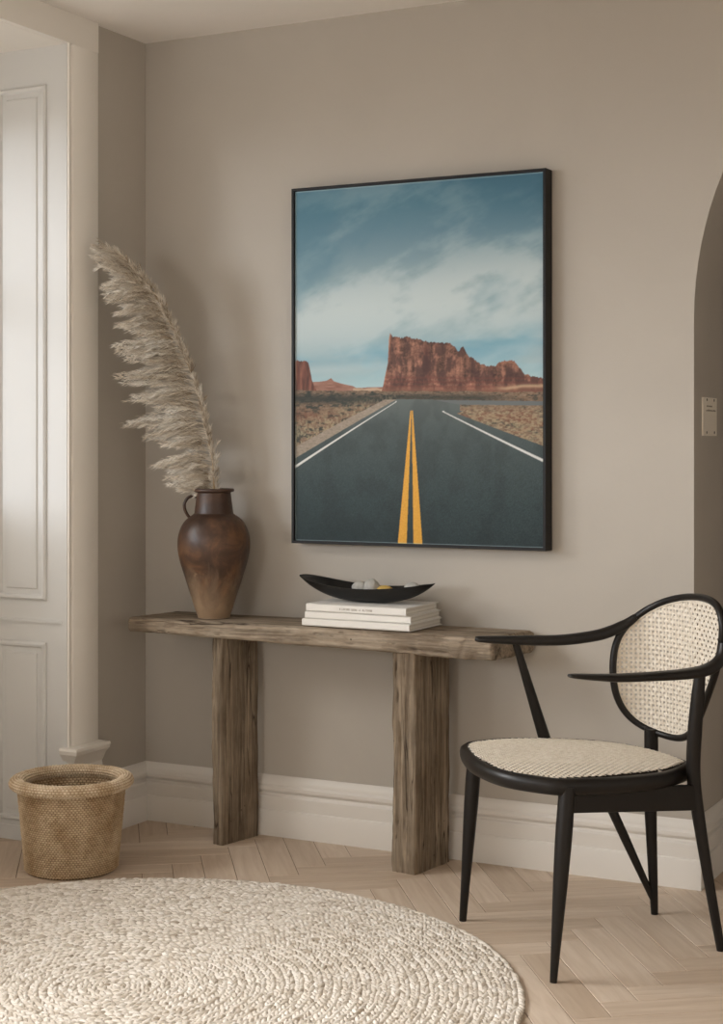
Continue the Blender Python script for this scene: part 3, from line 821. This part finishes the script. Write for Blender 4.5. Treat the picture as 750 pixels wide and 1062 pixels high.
# ------------------------------------------------------------------ stack of white books
M['cover'] = mat('white_cover', (232,229,223), 0.5, 0.35)
M['paper'] = mat('page_block', (222,216,206), 0.9, 0.1)
t = NT(M['paper']); t.base(t.ramp(t.noise(t.coord((2,2,900)), 1.0, 2), [(0.3,(196,189,178)), (0.6,(234,229,220))]))
def book(z0, h, x0, y0, L, D, rot, label, lettering=False):
    """spine faces the viewer (-y), pages show on the short ends"""
    r = empty('book', (x0, y0, z0), label, 'book', 'stack of white books on the console'); r.rotation_euler = (0,0,rot)
    ct = 0.0022
    mb = MB()
    outer = [(0,0),(0,h)]
    prof = [(D,0.0),(0.006,0.0),(0.002,0.0012),(0.0,0.004),(0.0,h-0.004),(0.002,h-0.0012),(0.006,h),(D,h),(D,h-ct),(0.007,h-ct),(0.004,h-ct-.002),(0.004,ct+.002),(0.007,ct),(D,ct)]
    mb.loft([[(x, y, z) for y, z in prof] for x in (0,L)])
    mb.build('cover', M['cover'], r, angle=35)
    mb = MB(); mb.box((0.004,0.0045,ct+0.0001),(L-0.004,D-0.005,h-ct-0.0001)); mb.build('pages', M['paper'], r, smooth=False)
    if lettering:
        mb = MB(); x = 0.115; rg = random.Random(3)
        while x < 0.225:
            wd = rg.uniform(.0018,.0034)
            if rg.random() > .14:
                mb.box((x,-0.0004,h*.36),(x+.0009,0.0002,h*.60))
                if rg.random() > .4: mb.box((x,-0.0004,h*.55),(x+wd,0.0002,h*.60))
                if rg.random() > .5: mb.box((x,-0.0004,h*.36),(x+wd,0.0002,h*.41))
                if rg.random() > .5: mb.box((x+wd-.0009,-0.0004,h*.36),(x+wd,0.0002,h*.60))
            x += wd+.0016
        o = mb.build('lettering', M['ink'], r, smooth=False); o['label'] = 'faint grey lettering on the spine'
    return r
ZT = 0.7035
book(ZT, 0.0215, 0.734, -0.240, 0.360, 0.222, math.radians(-1.0), 'white book at the bottom of the stack, lying on the console top')
book(ZT+0.0217, 0.0215, 0.742, -0.236, 0.350, 0.218, math.radians(0.6), 'white book in the middle of the stack, between two others')
book(ZT+0.0434, 0.0235, 0.746, -0.236, 0.334, 0.222, math.radians(-0.6), 'white book on top of the stack, right under the black bowl', True)
BZ = ZT+0.0434+0.0235

# ------------------------------------------------------------------ boat-shaped black bowl with pebbles
BX0, BX1, BY = 0.672, 1.122, -0.128
BL = empty('boat_bowl', (0.90, BY, BZ+0.0004), 'long black boat shaped bowl with raised left tip on the white books', 'bowl')
def bowl():
    nu, nv = 72, 28
    def halfw(s):   # rounded left tip, finely pointed right tip
        l = max(0, 1-((0.34-min(s,0.34))/0.34)**2.6)**0.42; r_ = math.sqrt(max(0, 1-((max(s,.34)-.34)/.66)**2.1))
        return 0.074*(l if s < .34 else r_) + 0.0004
    def rimz(s): return 0.0455 + 0.031*max(0,(0.55-s)/0.55)**2.0 + 0.020*max(0,(s-0.50)/0.5)**1.9
    def keel(s):
        q = abs((s-0.53)/0.53) if s < .53 else abs((s-.53)/.47)
        return (rimz(s))*(q**2.3)
    def surf(off, zin):
        rows = []
        for i in range(nu+1):
            s = 0.5-0.5*math.cos(PI*i/nu); s_ = min(max(s, 0.0001), 0.9999)
            w_ = max(0.0003, halfw(s_)-off); zr = rimz(s_); zk = min(keel(s_)+zin, zr-0.0004)
            row = []
            for j in range(nv+1):
                a = -1+2*j/nv
                row.append((BX0+(BX1-BX0)*(off*.6+s_*(1-1.2*off)), BY + w_*math.sin(a*PI/2), zk+(zr-zk)*abs(math.sin(a*PI/2))**2.2))
            rows.append(row)
        return rows
    o_, i_ = surf(0,0), surf(0.0045,0.016)
    v = [p for r in o_ for p in r]; n = nv+1; f = []
    for i in range(nu):
        for j in range(nv): f.append((i*n+j, i*n+j+1, (i+1)*n+j+1, (i+1)*n+j))
    b = len(v); v += [p for r in i_ for p in r]
    for i in range(nu):
        for j in range(nv): f.append((b+i*n+j, b+(i+1)*n+j, b+(i+1)*n+j+1, b+i*n+j+1))
        f.append((i*n, (i+1)*n, b+(i+1)*n, b+i*n)); f.append((i*n+nv, b+i*n+nv, b+(i+1)*n+nv, (i+1)*n+nv))
    for j in range(nv):
        f.append((j, b+j, b+j+1, j+1)); f.append((nu*n+j, nu*n+j+1, b+nu*n+j+1, b+nu*n+j))
    mb = MB(); mb.add([(p[0], p[1], p[2]+BZ+0.0004) for p in v], f)
    return mb.build('vessel', M['bowl'], BL, org=(0.90, BY, BZ+0.0004), angle=55)
bowl()
def stone_mat(name, c, sp):
    m = mat(name, c, 0.7, 0.3); t = NT(m); v = t.coord()
    t.base(t.ramp(t.noise(v, 60, 4, .6), [(0.35, tuple(x-sp for x in c)), (0.65, tuple(x+sp for x in c))]))
    t.bump(t.noise(v, 120, 3), .15, .002); return m
M['stone'] = stone_mat('grey_pebble', (176,174,168), 9); M['ochre'] = stone_mat('ochre_pebble', (200,168,96), 10)
def pebble(x, y, z, a, b, c, rz, m, label, seed, tilt=0):
    bm = bmesh.new(); bmesh.ops.create_icosphere(bm, subdivisions=4, radius=1)
    for v in bm.verts:
        k = 1 + 0.10*noise.noise(v.co*1.3+Vector((seed,0,0))) + 0.03*noise.noise(v.co*3+Vector((0,seed,0)))
        v.co = Vector((v.co.x*a*k, v.co.y*b*k, v.co.z*c*k))
    me = bpy.data.meshes.new('pebble'); bm.to_mesh(me); bm.free()
    o = finish('pebble', me, m, angle=180); o.location = (x,y,z); o.rotation_euler = (0,tilt,rz)
    return tag(o, label, 'pebble', 'pebbles in the black bowl')
PZ = BZ+0.0205
pebble(0.872, -0.120, PZ+0.0235, 0.028, 0.022, 0.0195, 0.3, M['stone'], 'grey pebble in the black bowl, the leftmost one', 2.0, 0.1)
pebble(0.914, -0.132, PZ+0.0265, 0.024, 0.020, 0.0255, 0.1, M['stone'], 'taller grey pebble in the bowl, beside the yellow one', 5.0, -0.2)
pebble(0.962, -0.140, PZ+0.0175, 0.027, 0.020, 0.0165, 0.2, M['ochre'], 'yellow ochre pebble in the middle of the bowl', 8.0)
pebble(1.044, -0.122, PZ+0.029, 0.024, 0.018, 0.0165, 0.0, M['stone'], 'small pale grey pebble alone near the bowl right tip', 11.0, -0.1)

# ------------------------------------------------------------------ woven basket
KX, KY = 0.183, -0.640
KB = empty('woven_basket', (KX,KY,0), 'round woven natural fibre basket with thick rolled rim on the floor', 'basket')
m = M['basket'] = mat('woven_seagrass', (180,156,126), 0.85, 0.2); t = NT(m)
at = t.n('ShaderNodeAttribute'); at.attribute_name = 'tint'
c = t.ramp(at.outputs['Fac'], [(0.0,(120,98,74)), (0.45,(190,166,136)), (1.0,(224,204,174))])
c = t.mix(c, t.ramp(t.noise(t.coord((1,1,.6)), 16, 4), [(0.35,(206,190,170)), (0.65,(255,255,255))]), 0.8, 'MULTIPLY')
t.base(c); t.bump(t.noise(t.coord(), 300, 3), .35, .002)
M['rim'] = M['basket'].copy(); M['rim'].name = 'woven_seagrass_rim'
for nd in M['rim'].node_tree.nodes:
    if nd.type == 'VALTORGB' and nd.inputs['Fac'].links and nd.inputs['Fac'].links[0].from_node.type == 'ATTRIBUTE':
        for e, cc in zip(nd.color_ramp.elements, ((150,126,98),(218,198,170),(242,228,206))): e.color = col4(cc)
def woven_surface(name, prof, nth, rows_, amp, bg='basket'):
    """surface of revolution with over-under weave bumps; prof = list of (r,z,nr,nz)"""
    nu = nth*6; nv = rows_*6
    S = np.array(prof, float); d = np.concatenate([[0],np.cumsum(np.hypot(np.diff(S[:,0]),np.diff(S[:,1])))]); d /= d[-1]
    tv = np.linspace(0,1,nv+1); th = np.arange(nu)*2*PI/nu
    r = np.interp(tv,d,S[:,0])[:,None]; z = np.interp(tv,d,S[:,1])[:,None]
    nr = np.interp(tv,d,S[:,2])[:,None]; nz_ = np.interp(tv,d,S[:,3])[:,None]
    A_ = th[None,:]*nth/2; B_ = tv[:,None]*rows_
    par = np.floor(B_)
    rowv = np.abs(np.sin(PI*B_))
    stitch = np.abs(np.sin(A_ + par*PI/2))
    jit = RNG.random((rows_+1, nth))[par.astype(int) % (rows_+1), (np.floor((A_+par*PI/2)/PI*1.0).astype(int)) % nth]
    h = (rowv**.6)*(stitch**.7)
    h2 = amp*(h*(.8+.4*jit)-.3)
    R = r + nr*h2; Z = z + nz_*h2
    P = np.stack([R*np.cos(th)[None,:], R*np.sin(th)[None,:], Z+0*th[None,:]],-1).reshape(-1,3)
    idx = np.arange((nv+1)*nu).reshape(nv+1,nu); nx = np.roll(idx,-1,1)
    Q = np.stack([idx[:-1],nx[:-1],nx[1:],idx[1:]],-1).reshape(-1,4)
    o = npmesh(name, P, Q, M[bg], KB)
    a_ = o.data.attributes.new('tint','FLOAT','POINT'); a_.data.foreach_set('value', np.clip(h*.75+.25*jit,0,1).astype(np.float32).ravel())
    return o
bp = [(0.002,0.004,0,1)]
bp = [(0.128,0.003,.7,-.7),(0.1345,0.008,1,0),(0.138,0.05,1,0),(0.147,0.15,1,0),(0.156,0.245,1,0),(0.157,0.252,1,0)]
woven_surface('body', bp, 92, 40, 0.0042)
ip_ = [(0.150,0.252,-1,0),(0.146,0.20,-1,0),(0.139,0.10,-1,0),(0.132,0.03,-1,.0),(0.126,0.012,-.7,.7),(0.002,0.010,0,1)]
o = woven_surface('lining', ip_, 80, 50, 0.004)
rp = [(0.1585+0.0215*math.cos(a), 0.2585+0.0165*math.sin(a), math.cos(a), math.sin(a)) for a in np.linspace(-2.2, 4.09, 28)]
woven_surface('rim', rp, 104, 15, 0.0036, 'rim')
mb = MB(); mb.lathe([(0.001,0.0),(0.127,0.0),(0.130,0.003),(0.127,0.008),(0.001,0.008)], 64); o = mb.build('base', M['basket'], KB)

# ------------------------------------------------------------------ armchair with cane seat and back
CO = (1.76, -0.60, 0.0)
CH = empty('armchair', CO, 'black wooden armchair with cane seat and oval cane back beside the console', 'chair')
B = M['black']
def leg(pts, rad, name='leg', **kw):
    P = catmull(pts, 8) if len(pts) > 2 else [Vector(pts[0]).lerp(Vector(pts[1]), i/10) for i in range(11)]
    m_ = len(P)
    R_ = [np.interp(i/(m_-1), np.linspace(0,1,len(rad)), rad) for i in range(m_)]
    mb = MB(); mb.tube(P, R_, 20, up=(0.7,0.7,0)); return mb.build(name, B, CH, org=CO, angle=60, **kw)
leg([(1.4136,-0.5905,0.0),(1.4430,-0.5780,0.445)], [0.0095,0.0125,0.0165,0.0195,0.0185])
leg([(1.7956,-0.9403,0.0),(1.8105,-0.8880,0.445)], [0.0085,0.013,0.0175,0.0205,0.0195])
leg([(2.0805,-0.5289,0.0),(2.0527,-0.539,0.17),(2.0277,-0.5475,0.3381),(2.018,-0.5535,0.4357),(2.023,-0.5612,0.5327),(2.0331,-0.5672,0.6317),(2.040,-0.5705,0.690)],
    [0.0105,0.013,0.016,0.0175,0.018,0.0165,0.0125])
leg([(1.8426,-0.3017,0.0),(1.8374,-0.3192,0.272),(1.840,-0.3235,0.3828),(1.8415,-0.3284,0.497)], [0.0095,0.0165,0.0185,0.0185])
leg([(1.7168,-0.4037,0.372),(1.8425,-0.3065,0.035)], [0.0135,0.012,0.008], 'brace')

# seat
OUT = [(1.443,-0.673),(1.416,-0.602),(1.420,-0.539),(1.479,-0.422),(1.616,-0.314),(1.734,-0.286),(1.842,-0.324),(1.970,-0.429),(1.997,-0.509),(1.978,-0.658),(1.907,-0.798),(1.836,-0.883),(1.786,-0.920),(1.656,-0.911),(1.539,-0.818)]
OP = catmull([(x,y,0) for x,y in OUT], 12, closed=True)
def inset(P, d):
    n = len(P); out = []
    for i in range(n):
        t_ = (P[(i+1)%n]-P[i-1]); t_.normalize(); nrm = Vector((-t_.y, t_.x, 0))
        out.append(P[i] + nrm*d)
    return out
cen = Vector((1.73,-0.62,0))
sgn = 1 if (inset(OP,0.01)[0]-cen).length < (OP[0]-cen).length else -1
SEATZ = 0.475
def seat_z(x, y):   # falls slightly to the back right
    s = (x-1.41)*0.714 + (y+0.85)*0.70
    return -0.003 - 0.05*((x-1.6)*0.714+(y+0.87)*0.70)
pr = [(0.012,-0.040),(0.004,-0.036),(0.0005,-0.026),(0.0,-0.016),(0.003,-0.006),(0.009,-0.0015),(0.016,0.0),(0.023,-0.001),(0.026,-0.004),(0.026,-0.012),(0.040,-0.014),(0.040,-0.040)]
mb = MB()
cols = [[Vector((p.x,p.y,SEATZ+seat_z(p.x,p.y)+z)) for p in inset(OP, sgn*d)] for d, z in pr]
rings = [[cols[k][i] for k in range(len(pr))] for i in range(len(OP))]
mb.loft(rings, closed=True, cap=False)
mb.build('seat_frame', B, CH, org=CO, angle=50)
def inside(poly, x, y):
    c_ = False; n = len(poly); j = n-1
    for i in range(n):
        xi, yi = poly[i]; xj, yj = poly[j]
        if (yi > y) != (yj > y) and x < (xj-xi)*(y-yi)/(yj-yi+1e-12)+xi: c_ = not c_
        j = i
    return c_
def weave(poly, to3d, pitch, width, thick, amp, u0, u1, v0, v1, step=3):
    """interlaced flat strands clipped to the polygon; to3d(u,v,h) gives the point on the panel"""
    mb = MB()
    def strip(horiz, c0, idx):
        a, b = (u0, u1) if horiz else (v0, v1)
        ds = pitch/step; k = int((b-a)/ds); run = []
        def flush():
            if len(run) > 2:
                rings = []
                for (s, h) in run:
                    hw = width/2
                    q = [(s, c0-hw, h-thick/2),(s, c0+hw, h-thick/2),(s, c0+hw*.8, h+thick/2),(s, c0-hw*.8, h+thick/2)] if horiz else \
                        [(c0-hw, s, h-thick/2),(c0+hw, s, h-thick/2),(c0+hw*.8, s, h+thick/2),(c0-hw*.8, s, h+thick/2)]
                    rings.append([to3d(*p) for p in q])
                mb.loft(rings)
            run.clear()
        for i in range(k+1):
            s = a + i*ds
            uu, vv = (s, c0) if horiz else (c0, s)
            if inside(poly, uu, vv):
                h = amp*math.sin(PI*((s-a)/pitch) + PI*idx)*(1 if horiz else -1)
                run.append((s, h))
            else: flush()
        flush()
    n = int((v1-v0)/pitch)
    for i in range(n+1): strip(True, v0+i*pitch, i)
    n = int((u1-u0)/pitch)
    for i in range(n+1): strip(False, u0+i*pitch, i)
    return mb
ex, ey = Vector((0.70,-0.714,0)).normalized(), Vector((0.714,0.70,0)).normalized()
c0 = Vector((1.73,-0.62,0))
inn = inset(OP, sgn*0.0235)
poly = [((p-c0).dot(ex), (p-c0).dot(ey)) for p in inn]
def seat3(u, v, h):
    p = c0 + ex*u + ey*v
    dome = 0.012*max(0, 1-((u/0.30)**2 + ((v-0.02)/0.30)**2))
    return (p.x, p.y, SEATZ + seat_z(p.x,p.y) - 0.001 + dome + h)
us = [p[0] for p in poly]; vs = [p[1] for p in poly]
weave(poly, seat3, 0.0094, 0.0062, 0.0012, 0.0011, min(us), max(us), min(vs), max(vs)).build('cane_seat', M['cane'], CH, org=CO, smooth=False)
# rails under the seat
mb = MB()
def rail(a, b, h0, h1, th):
    a = Vector(a); b = Vector(b); t_ = (b-a); t_.z = 0; t_.normalize(); s = Vector((-t_.y,t_.x,0))*th/2
    mb.loft([[a+s-Vector((0,0,h0/2)), a-s-Vector((0,0,h0/2)), a-s+Vector((0,0,h0/2)), a+s+Vector((0,0,h0/2))],
             [b+s-Vector((0,0,h1/2)), b-s-Vector((0,0,h1/2)), b-s+Vector((0,0,h1/2)), b+s+Vector((0,0,h1/2))]])
rail((1.81,-0.884,0.411),(2.020,-0.556,0.377),0.054,0.062,0.020); mb.build('side_rail', B, CH, org=CO, bevel=0.003, smooth=False)
mb = MB(); rail((1.442,-0.572,0.398),(1.838,-0.322,0.372),0.036,0.055,0.020); mb.build('side_rail', B, CH, org=CO, bevel=0.003, smooth=False)
# backrest: curved oval hoop
OB = [(1.7399,-0.3562,0.6511),(1.7445,-0.3516,0.7274),(1.7694,-0.3334,0.7704),(1.8226,-0.3225,0.8155),(1.8905,-0.3447,0.8459),(1.9747,-0.4105,0.8635),(2.043,-0.488,0.8647),
      (2.0845,-0.5441,0.8476),(2.0979,-0.5638,0.8029),(2.0883,-0.5497,0.7442),(2.0655,-0.5176,0.6772),(2.0283,-0.4696,0.6009),(1.9958,-0.4323,0.5344),(1.9599,-0.3964,0.4863),
      (1.9209,-0.3642,0.4766),(1.8892,-0.344,0.4795),(1.828,-0.323,0.4863),(1.7796,-0.3288,0.5141),(1.7506,-0.3461,0.5631),(1.7412,-0.3548,0.6072)]
cur = [(1.700,-0.402),(1.729,-0.3691),(1.7614,-0.3381),(1.7991,-0.3235),(1.8419,-0.3254),(1.8892,-0.344),(1.9407,-0.3796),(1.9958,-0.4323),(2.0542,-0.5025),(2.1154,-0.5902),(2.14,-0.63)]
CP = np.array([(p.x,p.y) for p in catmull([(x,y,0) for x,y in cur], 80)])
CL = np.concatenate([[0], np.cumsum(np.hypot(*np.diff(CP,axis=0).T))])
def s_of(x, y): return CL[np.argmin((CP[:,0]-x)**2+(CP[:,1]-y)**2)]
def bk(s, z, h=0.0):
    x = np.interp(s,CL,CP[:,0]); y = np.interp(s,CL,CP[:,1]); x2 = np.interp(s+.01,CL,CP[:,0]); y2 = np.interp(s+.01,CL,CP[:,1])
    tx, ty = x2-x, y2-y; q = math.hypot(tx,ty)+1e-9
    return (x - ty/q*(-h), y + tx/q*(-h), z)
hoop = catmull(OB, 10, closed=True)
sz = [(s_of(p.x,p.y), p.z) for p in hoop]
# smooth the arc-length samples, then move the tube centre inside the outer outline
sz = np.array(sz + sz[:1]); dl = np.concatenate([[0], np.cumsum(np.hypot(*np.diff(sz, axis=0).T))])
q_ = np.linspace(0, dl[-1], 161)[:-1]; sz = np.stack([np.interp(q_, dl, sz[:,0]), np.interp(q_, dl, sz[:,1])], 1)
for _ in range(3): sz = sum(np.roll(sz, k, 0) for k in range(-4, 5))/9
cm_ = sz.mean(0); sz = [tuple(cm_ + (p-cm_)*1.025) for p in sz]
def off2(P, d):
    n = len(P); cx = sum(p[0] for p in P)/n; cy = sum(p[1] for p in P)/n; out = []
    for i in range(n):
        tx = P[(i+1)%n][0]-P[i-1][0]; ty = P[(i+1)%n][1]-P[i-1][1]; q = math.hypot(tx,ty)+1e-9
        nx, ny = -ty/q, tx/q
        if nx*(cx-P[i][0])+ny*(cy-P[i][1]) < 0: nx, ny = -nx, -ny
        out.append((P[i][0]+nx*d, P[i][1]+ny*d))
    return out
TR = 0.0095
ctr = off2(sz, TR)
mb = MB(); mb.tube([bk(s,z) for s,z in ctr], TR, 14, closed=True, up=(0.55,0.83,0.05)); mb.build('back_frame', B, CH, org=CO)
inn2 = off2(sz, 2*TR-0.002)
ss = [p[0] for p in inn2]; zz_ = [p[1] for p in inn2]
cb = weave(inn2, bk, 0.0122, 0.0070, 0.0012, 0.0009, min(ss), max(ss), min(zz_), max(zz_))
edge = off2(sz, 2*TR+0.0002)
cb.tube([bk(s,z,0.002) for s,z in edge], 0.0022, 8, closed=True, up=(0.55,0.83,0.05))
cb.build('cane_back', M['cane'], CH, org=CO, smooth=False)
# arms
def arm(pts, rad, pw=2.6):
    P = catmull(pts, 8); m_ = len(P)
    R_ = [(np.interp(i/(m_-1), np.linspace(0,1,len(rad)), [r[0] for r in rad]), np.interp(i/(m_-1), np.linspace(0,1,len(rad)), [r[1] for r in rad])) for i in range(m_)]
    mb = MB(); mb.tube(P, R_, 20, power=pw); mb.build('armrest', B, CH, org=CO)
arm([(1.4095,-0.4985,0.7306),(1.4275,-0.4908,0.7274),(1.523,-0.4502,0.7258),(1.6182,-0.4097,0.7272),(1.6943,-0.3773,0.738),(1.735,-0.3570,0.7500),(1.7720,-0.3370,0.7690),(1.8000,-0.3290,0.790)],
    [(0.010,0.005),(0.022,0.009),(0.024,0.0135),(0.022,0.0145),(0.018,0.0150),(0.012,0.0140),(0.0095,0.0095)])
arm([(1.8435,-0.9655,0.7180),(1.854,-0.9475,0.7150),(1.9073,-0.856,0.703),(1.9632,-0.7625,0.6975),(2.0275,-0.6579,0.6950),(2.0677,-0.6000,0.7020),(2.090,-0.5700,0.725),(2.0955,-0.5610,0.762)],
    [(0.006,0.0025),(0.016,0.006),(0.022,0.0095),(0.024,0.0105),(0.023,0.0125),(0.019,0.014),(0.013,0.014),(0.009,0.010)])
leg([(1.560,-0.372,0.450),(1.5075,-0.4560,0.722)], [0.0165,0.013,0.0095], 'arm_post')

# ------------------------------------------------------------------ plate on the arch reveal
SW = empty('wall_switch', (AX0, 0.153, 1.272), 'small cream switch plate with four screws on the arch reveal', 'switch')
SO = (AX0,0.153,1.272)
mb = MB(); y0, y1, z0, z1 = 0.078, 0.228, 1.272, 1.383
def pl(i, x): return [(AX0+x,y0+i,z0+i),(AX0+x,y1-i,z0+i),(AX0+x,y1-i,z1-i),(AX0+x,y0+i,z1-i)]
mb.loft([pl(0,0.0005), pl(0,0.004), pl(0.0015,0.005)]); mb.build('plate', M['plate'], SW, org=SO, smooth=False)
for yy, zz in ((0.118,1.376),(0.196,1.376),(0.116,1.282),(0.199,1.282)):
    mb = MB(); mb.tube([(AX0+0.0045,yy,zz),(AX0+0.0058,yy,zz)], 0.004, 14, up=(0,0,1)); mb.build('screw', M['metal'], SW, org=SO)
mb = MB(); rg = random.Random(9)
for zz, a, b in ((1.3555,0.115,0.172),(1.343,0.110,0.205)):
    y = a
    while y < b:
        wd = rg.uniform(.004,.008); mb.box((AX0+0.0048,y,zz),(AX0+0.0053,y+wd,zz+rg.uniform(.0035,.0055))); y += wd+.003
o = mb.build('lettering', M['ink'], SW, org=SO, smooth=False); o['label'] = 'two faint lines of grey print'
